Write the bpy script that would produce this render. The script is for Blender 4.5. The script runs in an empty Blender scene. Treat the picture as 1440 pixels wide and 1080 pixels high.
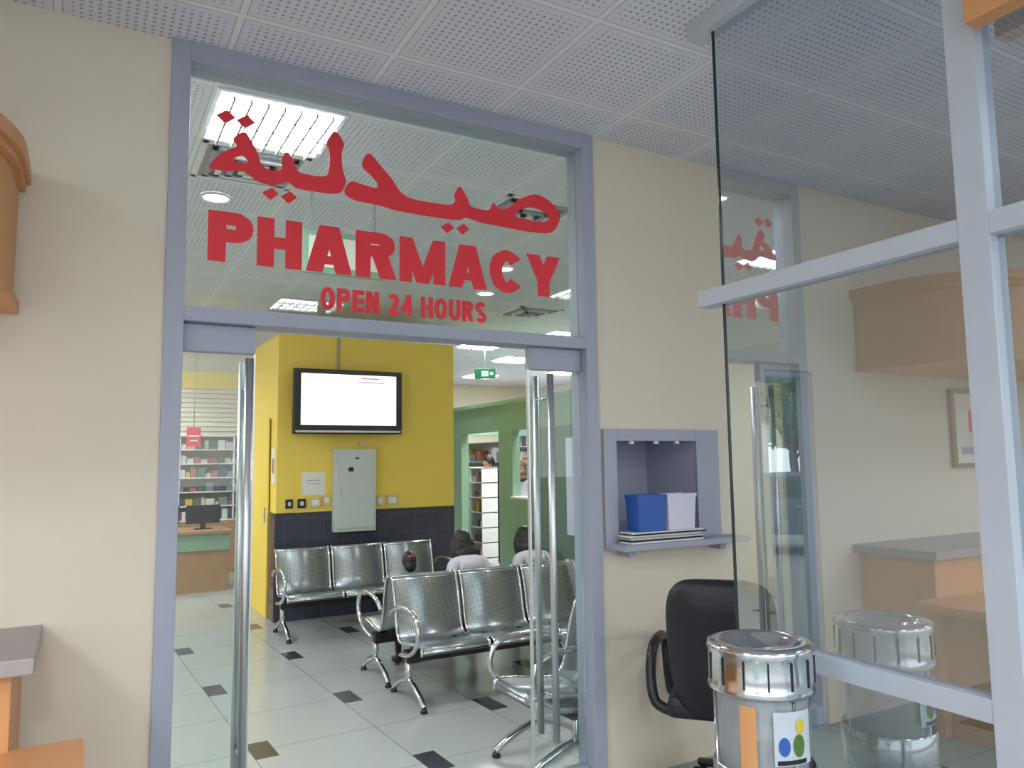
import bpy, bmesh, math, random
from mathutils import Vector, Matrix
random.seed(7)
SC=bpy.context.scene
COL=SC.collection

# ---------------------------------------------------------------- materials
def srgb(c):
    return tuple(((v/255)/12.92 if v/255<=.04045 else (((v/255)+.055)/1.055)**2.4) for v in c)+(1,)
def M(nt,op,a,b=None,c=None):
    n=nt.nodes.new('ShaderNodeMath');n.operation=op
    for i,v in enumerate((a,b,c)):
        if v is None: continue
        if isinstance(v,(int,float)): n.inputs[i].default_value=v
        else: nt.links.new(v,n.inputs[i])
    return n.outputs[0]
def mixc(nt,f,a,b):
    n=nt.nodes.new('ShaderNodeMix');n.data_type='RGBA'
    for s,v in ((n.inputs[0],f),(n.inputs[6],a),(n.inputs[7],b)):
        if isinstance(v,(int,float,tuple)): s.default_value=v
        else: nt.links.new(v,s)
    return n.outputs[2]
def newmat(name):
    m=bpy.data.materials.new(name);m.use_nodes=True;nt=m.node_tree
    return m,nt,nt.nodes['Principled BSDF']
def mat(name,rgb,rough=.5,metal=0,var=.06,scale=8,bump=0,bscale=60,spec=.5,emit=0):
    m,nt,b=newmat(name)
    tc=nt.nodes.new('ShaderNodeTexCoord')
    no=nt.nodes.new('ShaderNodeTexNoise');no.inputs['Scale'].default_value=scale;no.inputs['Detail'].default_value=4
    nt.links.new(tc.outputs['Object'],no.inputs['Vector'])
    c=srgb(rgb);c2=tuple(max(0,v*(1-var*2)) for v in c[:3])+(1,)
    o=mixc(nt,no.outputs[0],c,c2)
    nt.links.new(o,b.inputs['Base Color'])
    b.inputs['Roughness'].default_value=rough;b.inputs['Metallic'].default_value=metal
    b.inputs['Specular IOR Level'].default_value=spec
    if bump:
        n2=nt.nodes.new('ShaderNodeTexNoise');n2.inputs['Scale'].default_value=bscale
        nt.links.new(tc.outputs['Object'],n2.inputs['Vector'])
        bp=nt.nodes.new('ShaderNodeBump');bp.inputs['Strength'].default_value=bump;bp.inputs['Distance'].default_value=.01
        nt.links.new(n2.outputs[0],bp.inputs['Height']);nt.links.new(bp.outputs[0],b.inputs['Normal'])
    if emit:
        nt.links.new(o,b.inputs['Emission Color']);b.inputs['Emission Strength'].default_value=emit
    return m
def glassmat(name,refl,rc,tint,fres=.5):
    m=bpy.data.materials.new(name);m.use_nodes=True;nt=m.node_tree;nt.nodes.clear()
    out=nt.nodes.new('ShaderNodeOutputMaterial');mx=nt.nodes.new('ShaderNodeMixShader')
    t=nt.nodes.new('ShaderNodeBsdfTransparent');t.inputs[0].default_value=tint
    g=nt.nodes.new('ShaderNodeBsdfGlossy');g.inputs['Color'].default_value=rc;g.inputs['Roughness'].default_value=0.0
    lw=nt.nodes.new('ShaderNodeLayerWeight');lw.inputs[0].default_value=.35
    f=M(nt,'MULTIPLY_ADD',lw.outputs['Fresnel'],fres,refl)
    f.node.use_clamp=True
    nt.links.new(f,mx.inputs[0]);nt.links.new(t.outputs[0],mx.inputs[1]);nt.links.new(g.outputs[0],mx.inputs[2])
    nt.links.new(mx.outputs[0],out.inputs[0])
    return m
def filmmat(name,rgb,op):
    m=bpy.data.materials.new(name);m.use_nodes=True;nt=m.node_tree;b=nt.nodes['Principled BSDF'];out=nt.nodes['Material Output']
    no=nt.nodes.new('ShaderNodeTexNoise');no.inputs['Scale'].default_value=18
    nt.links.new(mixc(nt,no.outputs[0],srgb(rgb),srgb(tuple(v*.85 for v in rgb))),b.inputs['Base Color'])
    b.inputs['Roughness'].default_value=.35
    t=nt.nodes.new('ShaderNodeBsdfTransparent');mx=nt.nodes.new('ShaderNodeMixShader');mx.inputs[0].default_value=op
    nt.links.new(t.outputs[0],mx.inputs[1]);nt.links.new(b.outputs[0],mx.inputs[2]);nt.links.new(mx.outputs[0],out.inputs[0])
    return m

m_cream=mat('cream_paint',(226,216,197),.75,var=.03,scale=1.5,bump=.12,bscale=220)
m_creamin=mat('interior_cream',(222,214,190),.7,var=.03)
m_yellow=mat('yellow_paint',(242,216,98),.6,var=.02,scale=2)
m_alu=mat('aluminium_frame',(166,171,186),.45,metal=.0,var=.03,spec=.5)
m_aluw=mat('aluminium_pale',(196,203,214),.4,var=.03)
m_chrome=mat('chrome',(215,218,222),.14,metal=1,var=.03)
m_brush=mat('brushed_steel',(214,217,220),.36,metal=.9,var=.04)
m_black=mat('black_plastic',(28,28,33),.4,var=.1)
m_leather=mat('black_leather',(32,33,42),.45,var=.15,bump=.25,bscale=120)
m_white=mat('white_gloss',(238,238,240),.4,var=.02)
m_cab=mat('cabinet_enamel',(200,212,208),.4,var=.02)
m_paper=mat('paper',(232,232,222),.8,var=.02)
m_orange=mat('orange_laminate',(220,158,104),.45,var=.06,scale=5)
m_stone=mat('grey_laminate_top',(176,167,166),.5,var=.08,scale=30)
m_green=mat('green_paint',(136,172,146),.5,var=.03)
m_dgreen=mat('dark_green_panel',(92,126,106),.5,var=.04)
m_red=mat('red_vinyl',(230,48,60),.5,var=.03)
m_redsign=mat('red_sign',(200,40,50),.5,var=.03,emit=.3)
m_blue=mat('blue_plastic',(48,96,180),.45,var=.05)
m_wtub=mat('white_plastic',(222,222,236),.5,var=.03)
m_niche=mat('niche_laminate',(184,186,204),.5,var=.03)
m_wood=mat('wood_laminate',(178,138,98),.5,var=.12,scale=12)
m_skin=mat('skin',(176,124,96),.55,var=.05)
m_hair=mat('black_hair',(16,14,16),.35,var=.3,scale=90,bump=.4,bscale=180)
m_shirt=mat('white_shirt',(214,216,226),.8,var=.05,bump=.2,bscale=40)
m_teal=mat('teal_cloth',(40,120,130),.8,var=.1)
m_dark=mat('dark_cloth',(40,38,46),.8,var=.1)
m_shoe=mat('shoe_leather',(30,26,26),.5)
m_socket=mat('beige_socket',(214,200,150),.5,var=.02)
m_screen=mat('lit_screen',(240,240,246),.4,var=.01,emit=1.0)
m_lamp=mat('lamp_diffuser',(250,252,255),.4,var=.0,emit=4.5)
m_lampb=mat('downlight_glow',(255,253,248),.4,var=.0,emit=8)
m_exit=mat('exit_green',(20,120,80),.5,emit=.4)
m_leaf=mat('leaves',(92,132,62),.7,var=.25,scale=6)
m_bark=mat('bark',(90,72,56),.9,var=.2)
m_car=mat('car_paint',(104,116,134),.25,var=.02,spec=.8)
m_cglass=mat('car_glass',(30,36,42),.1)
m_rubber=mat('rubber',(26,26,28),.8)
m_asph=mat('asphalt',(150,148,146),.95,var=.1,bump=.3)
g_door=glassmat('clear_glass',.02,(.9,.95,.95,1),(.92,.96,.94,1),.35)
g_leaf=glassmat('door_glass',.03,(.9,.95,.95,1),(.93,.96,.95,1),.35)
g_part=glassmat('tinted_reflective_glass',.42,(.80,.85,.90,1),(.60,.66,.70,1))
g_edge=mat('glass_edge',(40,58,60),.2)
m_bin=glassmat('clear_acrylic',.03,(.95,.97,1,1),(.95,.97,.98,1),.25)
m_bag=filmmat('translucent_bag',(232,232,236),.5)

def m_dado():
    m,nt,b=newmat('navy_dado_tile')
    tc=nt.nodes.new('ShaderNodeTexCoord');sp=nt.nodes.new('ShaderNodeSeparateXYZ');nt.links.new(tc.outputs['Object'],sp.inputs[0])
    s=M(nt,'ADD',sp.outputs[0],sp.outputs[1])
    def line(v,p,w):
        f=M(nt,'FRACT',M(nt,'DIVIDE',v,p));return M(nt,'LESS_THAN',f,w)
    l=M(nt,'MAXIMUM',line(s,.2,.03),line(sp.outputs[2],.2,.03))
    no=nt.nodes.new('ShaderNodeTexNoise');no.inputs['Scale'].default_value=12
    nt.links.new(tc.outputs['Object'],no.inputs['Vector'])
    c=mixc(nt,no.outputs[0],srgb((50,55,68)),srgb((72,76,90)))
    nt.links.new(mixc(nt,l,c,srgb((84,87,97))),b.inputs['Base Color']);b.inputs['Roughness'].default_value=.22
    return m
m_dado=m_dado()
m_brown=mat('brown_dado',(92,80,78),.2,var=.1,scale=5)

def m_ceiling():
    m,nt,b=newmat('perforated_ceiling_tile')
    tc=nt.nodes.new('ShaderNodeTexCoord');sp=nt.nodes.new('ShaderNodeSeparateXYZ');nt.links.new(tc.outputs['Object'],sp.inputs[0])
    def tile(v,o):
        f=M(nt,'FRACT',M(nt,'DIVIDE',M(nt,'ADD',v,-o+60),.6))
        return M(nt,'MULTIPLY',M(nt,'MINIMUM',f,M(nt,'SUBTRACT',1,f)),.6),M(nt,'MULTIPLY',f,.6)
    dx,fx=tile(sp.outputs[0],.2132);dy,fy=tile(sp.outputs[1],-.2893)
    d=M(nt,'MINIMUM',dx,dy)
    bar=M(nt,'LESS_THAN',d,.012)
    groove=M(nt,'MULTIPLY',M(nt,'LESS_THAN',d,.016),M(nt,'GREATER_THAN',d,.012))
    inside=M(nt,'GREATER_THAN',d,.045)
    def dots(v,sc):
        f=M(nt,'FRACT',M(nt,'DIVIDE',v,sc));return M(nt,'MULTIPLY',M(nt,'SUBTRACT',f,.5),sc)
    a=dots(fx,.03);bb=dots(fy,.03)
    r=M(nt,'SQRT',M(nt,'ADD',M(nt,'MULTIPLY',a,a),M(nt,'MULTIPLY',bb,bb)))
    dot=M(nt,'MULTIPLY',M(nt,'LESS_THAN',r,.0068),inside)
    no=nt.nodes.new('ShaderNodeTexNoise');no.inputs['Scale'].default_value=.9
    nt.links.new(tc.outputs['Object'],no.inputs['Vector'])
    base=mixc(nt,no.outputs[0],srgb((232,233,243)),srgb((218,220,231)))
    c=mixc(nt,dot,base,srgb((168,170,182)))
    c=mixc(nt,groove,c,srgb((180,181,192)))
    c=mixc(nt,bar,c,srgb((238,238,243)))
    nt.links.new(c,b.inputs['Base Color']);b.inputs['Roughness'].default_value=.8
    return m
m_ceil=m_ceiling()

def m_floor():
    m,nt,b=newmat('speckled_floor_tile')
    tc=nt.nodes.new('ShaderNodeTexCoord');mp=nt.nodes.new('ShaderNodeMapping');mp.vector_type='TEXTURE'
    mp.inputs['Location'].default_value=(.66,1.32,0);mp.inputs['Rotation'].default_value=(0,0,math.radians(2.5))
    mp.inputs['Scale'].default_value=(1.43,1.31,1)
    nt.links.new(tc.outputs['Object'],mp.inputs[0])
    sp=nt.nodes.new('ShaderNodeSeparateXYZ');nt.links.new(mp.outputs[0],sp.inputs[0])
    u,v=sp.outputs[0],sp.outputs[1]
    def cen(x,o,per):
        f=M(nt,'FRACT',M(nt,'DIVIDE',M(nt,'ADD',x,o+50*per),per))
        return M(nt,'ABSOLUTE',M(nt,'MULTIPLY',M(nt,'SUBTRACT',f,.5),per))
    def ins(o):
        return M(nt,'MULTIPLY',M(nt,'LESS_THAN',cen(u,o+.5,1),.062/1.43),M(nt,'LESS_THAN',cen(v,o+.5,1),.13/1.31))
    dk=M(nt,'MAXIMUM',ins(0),ins(.5))
    gr=M(nt,'MAXIMUM',M(nt,'LESS_THAN',cen(u,.25+.0434,.5),.0018),M(nt,'LESS_THAN',cen(v,.25,.5),.002))
    no=nt.nodes.new('ShaderNodeTexNoise');no.inputs['Scale'].default_value=140;no.inputs['Detail'].default_value=3
    nt.links.new(tc.outputs['Object'],no.inputs['Vector'])
    n2=nt.nodes.new('ShaderNodeTexNoise');n2.inputs['Scale'].default_value=1.2;nt.links.new(tc.outputs['Object'],n2.inputs['Vector'])
    base=mixc(nt,no.outputs[0],srgb((186,192,188)),srgb((134,142,140)))
    base=mixc(nt,M(nt,'MULTIPLY',n2.outputs[0],.35),base,srgb((156,160,156)))
    c=mixc(nt,gr,base,srgb((104,110,108)))
    c=mixc(nt,dk,c,srgb((56,60,66)))
    nt.links.new(c,b.inputs['Base Color']);b.inputs['Roughness'].default_value=.2
    return m
m_floor=m_floor()

def m_perf():
    m,nt,b=newmat('perforated_steel')
    tc=nt.nodes.new('ShaderNodeTexCoord');sp=nt.nodes.new('ShaderNodeSeparateXYZ');nt.links.new(tc.outputs['Object'],sp.inputs[0])
    s=M(nt,'ADD',M(nt,'MULTIPLY',sp.outputs[2],1),sp.outputs[1])
    def d(v,sc):
        f=M(nt,'FRACT',M(nt,'DIVIDE',M(nt,'ADD',v,20),sc));return M(nt,'SUBTRACT',f,.5)
    a=d(sp.outputs[0],.013);c=d(s,.014)
    r=M(nt,'SQRT',M(nt,'ADD',M(nt,'MULTIPLY',a,a),M(nt,'MULTIPLY',c,c)))
    k=M(nt,'LESS_THAN',r,.30)
    nt.links.new(mixc(nt,k,srgb((158,168,170)),srgb((70,76,80))),b.inputs['Base Color'])
    b.inputs['Metallic'].default_value=.8;b.inputs['Roughness'].default_value=.34
    return m
m_perf=m_perf()

# ---------------------------------------------------------------- mesh builder
class B:
    def __init__(s): s.bm=bmesh.new();s.mats=[]
    def mi(s,m):
        if m not in s.mats: s.mats.append(m)
        return s.mats.index(m)
    def quadify(s,fs,m,smooth=False):
        i=s.mi(m)
        for f in fs: f.material_index=i;f.smooth=smooth
    def box(s,m,x0,x1,y0,y1,z0,z1,bev=0,mat4=None):
        t=bmesh.new()
        bmesh.ops.create_cube(t,size=1)
        for v in t.verts: v.co=Vector((x0+(v.co.x+.5)*(x1-x0),y0+(v.co.y+.5)*(y1-y0),z0+(v.co.z+.5)*(z1-z0)))
        if bev: bmesh.ops.bevel(t,geom=t.edges[:],offset=bev,segments=2,profile=.6,affect='EDGES')
        if mat4 is not None: t.transform(mat4)
        s.merge(t,m,False)
    def quad(s,m,pts):
        s.quadify([s.bm.faces.new([s.bm.verts.new(p) for p in pts])],m)
    def merge(s,t,m,smooth):
        mp={};i=s.mi(m)
        for v in t.verts: mp[v]=s.bm.verts.new(v.co)
        for f in t.faces:
            try:
                g=s.bm.faces.new([mp[v] for v in f.verts]);g.material_index=i;g.smooth=smooth
            except ValueError: pass
        t.free()
    def tube(s,m,pts,r,seg=12,smooth=True,res=0,cap=True,closed=False):
        pts=[Vector(p) for p in pts]
        if res:
            q=[];n=len(pts)
            for i in range(n-1):
                p0=pts[max(i-1,0)];p1=pts[i];p2=pts[i+1];p3=pts[min(i+2,n-1)]
                for k in range(res):
                    t=k/res
                    q.append(.5*((2*p1)+(-p0+p2)*t+(2*p0-5*p1+4*p2-p3)*t*t+(-p0+3*p1-3*p2+p3)*t**3))
            q.append(pts[-1]);pts=q
        n=len(pts)
        d=(pts[1]-pts[0]).normalized();up=Vector((0,0,1)) if abs(d.z)<.9 else Vector((1,0,0))
        a=d.cross(up).normalized();rings=[]
        for i,p in enumerate(pts):
            if closed: d=(pts[(i+1)%n]-pts[i-1]).normalized()
            else: d=(pts[min(i+1,n-1)]-pts[max(i-1,0)]).normalized()
            a=(a-d*a.dot(d)).normalized();b=d.cross(a)
            rings.append([s.bm.verts.new(p+(a*math.cos(2*math.pi*k/seg)+b*math.sin(2*math.pi*k/seg))*r) for k in range(seg)])
        fs=[]
        for i in range(n if closed else n-1):
            A=rings[i];C=rings[(i+1)%n]
            for k in range(seg): fs.append(s.bm.faces.new((A[k],A[(k+1)%seg],C[(k+1)%seg],C[k])))
        s.quadify(fs,m,smooth)
        if cap and not closed:
            s.quadify([s.bm.faces.new(rings[0][::-1]),s.bm.faces.new(rings[-1])],m,False)
    def lathe(s,m,cx,cy,prof,seg=40,smooth=True,cap=True):
        rings=[[s.bm.verts.new((cx+r*math.cos(2*math.pi*k/seg),cy+r*math.sin(2*math.pi*k/seg),z)) for k in range(seg)] for r,z in prof]
        fs=[]
        for A,C in zip(rings,rings[1:]):
            for k in range(seg): fs.append(s.bm.faces.new((A[k],A[(k+1)%seg],C[(k+1)%seg],C[k])))
        s.quadify(fs,m,smooth)
        if cap: s.quadify([s.bm.faces.new(rings[0][::-1]),s.bm.faces.new(rings[-1])],m,False)
    def prism(s,m,poly,f0,f1,smooth=False):
        A=[s.bm.verts.new(f0(*p)) for p in poly];C=[s.bm.verts.new(f1(*p)) for p in poly];n=len(poly)
        fs=[s.bm.faces.new((A[k],A[(k+1)%n],C[(k+1)%n],C[k])) for k in range(n)]
        s.quadify(fs,m,smooth)
        s.quadify([s.bm.faces.new(A[::-1]),s.bm.faces.new(C)],m,False)
    def slab(s,m,poly,z0,z1): s.prism(m,poly,lambda x,y:Vector((x,y,z0)),lambda x,y:Vector((x,y,z1)))
    def ball(s,m,c,r,sx=1,sy=1,sz=1,seg=20,mat4=None):
        t=bmesh.new();bmesh.ops.create_uvsphere(t,u_segments=seg,v_segments=seg//2+2,radius=r)
        for v in t.verts: v.co=Vector((v.co.x*sx,v.co.y*sy,v.co.z*sz))
        if mat4 is not None: t.transform(mat4)
        for v in t.verts: v.co+=Vector(c)
        s.merge(t,m,True)
    def done(s,name,loc=(0,0,0),rz=0,parent=None,recalc=True):
        if recalc: bmesh.ops.recalc_face_normals(s.bm,faces=s.bm.faces[:])
        me=bpy.data.meshes.new(name);s.bm.to_mesh(me);s.bm.free()
        for m in s.mats: me.materials.append(m)
        o=bpy.data.objects.new(name,me);COL.objects.link(o);o.location=loc;o.rotation_euler=(0,0,rz)
        if parent: o.parent=parent
        return o
def empty(name,loc=(0,0,0),rz=0):
    o=bpy.data.objects.new(name,None);COL.objects.link(o);o.location=loc;o.rotation_euler=(0,0,rz);o.empty_display_size=.1
    return o

CZ=3.22
# ---------------------------------------------------------------- shell
PLAN=[(-5,-7),(9.1,-7),(9.1,.12),(3.12,.12),(9.1,6.7),(9.1,12.2),(-5,12.2)]
b=B();b.slab(m_floor,PLAN,-.12,0);b.done('floor')
b=B();b.slab(m_ceil,PLAN,CZ,CZ+.1);b.done('ceiling')
b=B();b.box(m_asph,-60,60,-60,60,-.30,-.13);b.done('ground_outside')
T=.12
b=B()
b.box(m_cream,-5,0,0,T,0,CZ)
b.done('wall_front_left')
b=B()
b.box(m_cream,2.0,2.08,0,T,0,CZ);b.box(m_cream,2.65,3.19,0,T,0,CZ);b.box(m_cream,3.60,9.1,0,T,0,CZ);b.box(m_cream,3.19,3.60,0,T,2.06,CZ)
b.box(m_cream,2.08,2.65,0,T,0,1.14);b.box(m_cream,2.08,2.65,0,T,1.67,CZ)
b.box(m_niche,2.081,2.10,-.001,.42,1.141,1.669);b.box(m_niche,2.63,2.649,-.001,.42,1.141,1.669);b.box(m_niche,2.10,2.63,.40,.42,1.141,1.669)
b.box(m_niche,2.10,2.63,-.001,.40,1.65,1.669);b.box(m_niche,2.10,2.63,-.001,.40,1.141,1.16)
b.done('wall_front_right')
b=B()
b.box(m_aluw,3.192,3.22,.02,.10,.0,2.058,.003);b.box(m_aluw,3.57,3.598,.02,.10,.0,2.058,.003);b.box(m_aluw,3.22,3.57,.02,.10,2.03,2.058,.003);b.box(m_aluw,3.22,3.57,.02,.10,0,.10,.003)
b.quad(g_door,[(3.22,.058,.10),(3.57,.058,.10),(3.57,.058,2.03),(3.22,.058,2.03)]);b.done('door_exit_glazed')
b=B();b.slab(m_creamin,[(3.0,.12),(3.12,.12),(9.1,6.7),(9.0,6.75)],0,CZ);b.done('wall_pharmacy_side')
b=B();b.box(m_creamin,-3.1,-3,T,12,0,CZ);b.done('wall_pharmacy_left')
b=B();b.box(m_creamin,-3,9,12,12.1,0,2.3);b.box(m_yellow,-3,9,12,12.1,2.3,2.6);b.box(m_creamin,-3,9,12,12.1,2.6,CZ);b.done('wall_pharmacy_back')
b=B();b.box(m_creamin,9,9.1,-7,0,0,CZ);b.box(m_creamin,9,9.1,6.7,12.1,0,CZ);b.done('wall_right')
b=B();b.box(m_cream,-5.1,-5,-2.6,T,0,CZ);b.box(m_creamin,-5.1,-3.1,T,T+.1,0,CZ);b.done('wall_lobby_left')

# yellow block
b=B()
X0,X1,Y0,Y1=1.44,3.38,4.70,6.0
b.box(m_yellow,X0,X1,Y0,Y1,1.055,2.86)
b.box(m_dado,X0+.002,X1-.002,Y0-.012,Y0+.2,0,1.05)
b.box(m_brown,X0-.012,X0+.2,Y0+.001,Y1,0,1.05)
b.box(m_brown,X0+.2,X1,Y0+.2,Y1,0,1.05)
b.done('wall_yellow_block')
b=B()
b.box(m_yellow,X0-.03,X0-.0125,4.98,5.9,.0,2.02,.004);b.box(m_alu,X0-.042,X0-.03,5.05,5.08,.95,1.1)
b.done('door_service')

# ---------------------------------------------------------------- entrance frame
b=B()
b.box(m_alu,0,.07,-.02,.125,0,CZ,.003)
b.box(m_alu,1.93,2.0,-.02,.125,0,CZ,.003)
b.box(m_alu,.07,1.93,-.02,.125,3.14,CZ,.003)
b.box(m_alu,.07,1.93,-.02,.125,2.10,2.158,.003)
b.done('door_frame_entrance')
b=B();b.box(g_door,.07,1.93,.045,.051,2.158,3.14);b.done('window_transom')
def leaf(name,x0,x1,hx,side):
    e=empty(name)
    t=B();t.box(g_leaf,x0,x1,.05,.06,.012,1.995);t.done('glass_pane',parent=e)
    t=B();t.box(m_alu,x0,x1,.03,.08,1.99,2.098,.003);t.box(m_alu,x0,x1,.03,.08,.008,.09,.003)
    xe=x1 if side<0 else x0
    t.box(m_brush,xe-.004,xe+.004,.045,.065,.09,1.99)
    t.done('patch_rails',parent=e)
    t=B()
    for yy in (-.015,.125):
        t.tube(m_brush,[(hx,yy,.25),(hx,yy,1.965)],.017,16)
    for zz in (.45,1.85):
        t.tube(m_chrome,[(hx,-.02,zz),(hx,.13,zz)],.009,10)
    t.done('pull_handles',parent=e)
leaf('door_leaf_glass',.072,.345,.315,-1)
leaf('door_leaf_glass',1.63,1.928,1.715,1)

# ---------------------------------------------------------------- lettering on transom
def flatcurve(name,splines,m,y,parent,depth=.0012):
    cu=bpy.data.curves.new(name,'CURVE');cu.dimensions='2D';cu.fill_mode='BOTH';cu.extrude=depth
    for sp in splines:
        s=cu.splines.new('POLY');s.points.add(len(sp)-1)
        for p,(x,z) in zip(s.points,sp): p.co=(x,z,0,1)
        s.use_cyclic_u=True
    cu.materials.append(m)
    o=bpy.data.objects.new(name,cu);COL.objects.link(o);o.rotation_euler=(math.pi/2,0,0);o.location=(0,y,0);o.parent=parent
    return o
def smooth(poly,n=4):
    out=[];L=len(poly)
    for i in range(L):
        p0,p1,p2,p3=[Vector(poly[(i+k)%L]+(0,)) for k in (-1,0,1,2)]
        for k in range(n):
            t=k/n
            q=.5*((2*p1)+(-p0+p2)*t+(2*p0-5*p1+4*p2-p3)*t*t+(-p0+3*p1-3*p2+p3)*t**3)
            out.append((q.x,q.y))
    return out
sign=empty('pharmacy_lettering')
A1=[(.152,2.740),(.185,2.790),(.225,2.826),(.257,2.846),(.242,2.876),(.285,2.912),(.315,2.876),(.341,2.827),(.356,2.787),(.385,2.771),(.425,2.773),(.443,2.793),(.438,2.826),(.46,2.860),(.490,2.818),(.504,2.788),(.53,2.778),(.60,2.778),(.632,2.793),(.642,2.85),(.639,2.90),(.627,2.936),(.665,2.992),(.704,2.944),(.694,2.90),(.699,2.83),(.714,2.771),(.694,2.725),(.65,2.709),(.56,2.707),(.50,2.710),(.465,2.730),(.44,2.720),(.40,2.707),(.35,2.709),(.31,2.731),(.28,2.745),(.23,2.737),(.19,2.733)]
H1=[(.246,2.785),(.264,2.805),(.284,2.810),(.301,2.786),(.278,2.778)]
A2=[(.708,2.724),(.736,2.778),(.80,2.772),(.852,2.769),(.858,2.79),(.828,2.822),(.785,2.862),(.818,2.922),(.870,2.878),(.928,2.820),(.968,2.769),(1.02,2.747),(1.12,2.743),(1.21,2.747),(1.240,2.768),(1.237,2.80),(1.265,2.843),(1.303,2.796),(1.320,2.759),(1.37,2.750),(1.42,2.755),(1.445,2.795),(1.47,2.771),(1.52,2.779),(1.60,2.839),(1.68,2.873),(1.75,2.859),(1.808,2.818),(1.828,2.777),(1.802,2.719),(1.763,2.687),(1.65,2.676),(1.45,2.682),(1.38,2.684),(1.30,2.697),(1.25,2.679),(1.10,2.676),(.95,2.679),(.86,2.692),(.76,2.696)]
H2=[(1.563,2.745),(1.605,2.785),(1.66,2.803),(1.725,2.793),(1.760,2.762),(1.748,2.744),(1.68,2.735)]
def dia(x,z,s=.034,t=.027): return [(x-s,z),(x+.004,z+t),(x+s,z+.004),(x-.002,z-t)]
flatcurve('arabic_word',[smooth(A1),smooth(H1),smooth(A2),smooth(H2),dia(.212,2.962,.038,.03),dia(.290,2.957,.038,.03),dia(.395,2.668),dia(.470,2.664),dia(1.20,2.635),dia(1.28,2.64)],m_red,.040,sign)

def arc(cx,cy,rx,ry,a0,a1,n=10):
    return [(cx+rx*math.cos(math.radians(a0+(a1-a0)*i/n)),cy+ry*math.sin(math.radians(a0+(a1-a0)*i/n))) for i in range(n+1)]
def glyph(ch,w,t):
    h=t/2;P=[];S=[]
    def R(x0,y0,x1,y1): P.append([(x0,y0),(x1,y0),(x1,y1),(x0,y1)])
    def D(x0,y0,x1,y1,tt=None):
        tt=tt or t*1.12;P.append([(x0,y0),(x0+tt,y0),(x1+tt,y1),(x1,y1)])
    if ch=='P': R(0,0,t,1);S.append([(t*.9,1-h*.85)]+arc(w-.3,.7,.3-h,.3-h*.85,90,-90)+[(t*.9,.4+h*.85)])
    if ch=='R':
        R(0,0,t,1);S.append([(t*.9,1-h*.85)]+arc(w-.32,.73,.29-h,.27-h*.85,90,-90)+[(t*.9,.46+h*.85)]);D(w-t*1.1,0,w-.50,.5,t*1.12)
    if ch=='H': R(0,0,t,1);R(w-t,0,w,1);R(t,.5-h*.8,w-t,.5+h*.8)
    if ch=='A': D(0,0,w/2-t*.62,1,t*1.05);D(w-t*1.05,0,w/2-t*.43,1,t*1.05);R(.22*w,.18,.78*w,.18+t*.6)
    if ch=='M': R(0,0,t*.88,1);R(w-t*.88,0,w,1);D(w/2-t*.45,0,0,1,t*.9);D(w/2-t*.45,0,w-t*.9,1,t*.9)
    if ch=='Y': R(w/2-h,0,w/2+h,.46);D(w/2-h,.36,0,1,t*1.1);D(w/2-t*.6,.36,w-t*1.1,1,t*1.1)
    if ch=='N': R(0,0,t,1);R(w-t,0,w,1);D(w-t*1.15,0,0,1,t*1.15)
    if ch=='E': R(0,0,t,1);[R(t,y,w,y+t*.82) for y in (0,.5-t*.41,1-t*.82)]
    if ch=='O': S.append(arc(w/2,.5,w/2-h,.5-h*.8,0,360,28))
    if ch=='C': S.append(arc(w/2+.0,.5,w/2-h,.5-h*.8,38,322,24))
    if ch=='U': S.append([(h,1)]+arc(w/2,.34,w/2-h,.34-h*.8,180,360,14)+[(w-h,1)])
    if ch=='S': S.append(arc(w/2,.73,w/2-h,.27-h*.8,25,260,14)+arc(w/2,.27,w/2-h,.27-h*.8+.0,90,-155,14))
    if ch=='2': S.append(arc(w/2,.69,w/2-h,.31-h*.8,165,-25,12)+[(h*1.2,h*.8)]);R(h*.6,0,w,t*.82)
    if ch=='4': R(w*.55,0,w*.55+t,1);R(0,.2,w,.2+t*.8);D(0,.25,w*.52,1,t*.9)
    for path in S:
        n=len(path);L=[];Rr=[];closed=(abs(path[0][0]-path[-1][0])<1e-6 and abs(path[0][1]-path[-1][1])<1e-6)
        for i,(x,y) in enumerate(path):
            a=path[i-1] if i else (path[-2] if closed else path[0]);c=path[i+1] if i<n-1 else (path[1] if closed else path[-1])
            dx,dy=c[0]-a[0],c[1]-a[1];l=math.hypot(dx,dy) or 1
            k=t/2*(1 if abs(dx)<abs(dy) else .88);L.append((x-dy/l*k,y+dx/l*k));Rr.append((x+dy/l*k,y-dx/l*k))
        P.append([L,Rr])
    return P
def word(name,txt,x0,x1,z0,z1,widths,gap,t,m,y,parent):
    tot=0
    for c in txt: tot+=(widths.get(c,.72)+gap) if c!=' ' else .42
    tot-=gap;H=z1-z0;k=(x1-x0)/tot;x=0;bm=B()
    def V(px,py,yy): return bm.bm.verts.new((x0+(x+px)*k,yy,z0+py*H))
    for c in txt:
        if c==' ': x+=.42;continue
        w=widths.get(c,.72);j=0
        for poly in glyph(c,w,t):
            yy=y-.0004*j;j+=1
            if isinstance(poly[0],list):
                L=[V(a,b_,yy) for a,b_ in poly[0]];R_=[V(a,b_,yy) for a,b_ in poly[1]]
                for i in range(len(L)-1): bm.bm.faces.new((L[i],L[i+1],R_[i+1],R_[i]))
            else: bm.bm.faces.new([V(a,b_,yy) for a,b_ in poly])
        x+=w+gap
    for f in bm.bm.faces:
        f.normal_update()
        if f.normal.y>0: f.normal_flip()
    bm.mi(m)
    return bm.done(name,parent=parent,recalc=False)
word('pharmacy_word','PHARMACY',.155,1.822,2.358,2.565,{'M':.98,'A':.88,'P':.76,'H':.80,'R':.82,'C':.82,'Y':.86},.065,.30,m_red,.042,sign)
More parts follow.
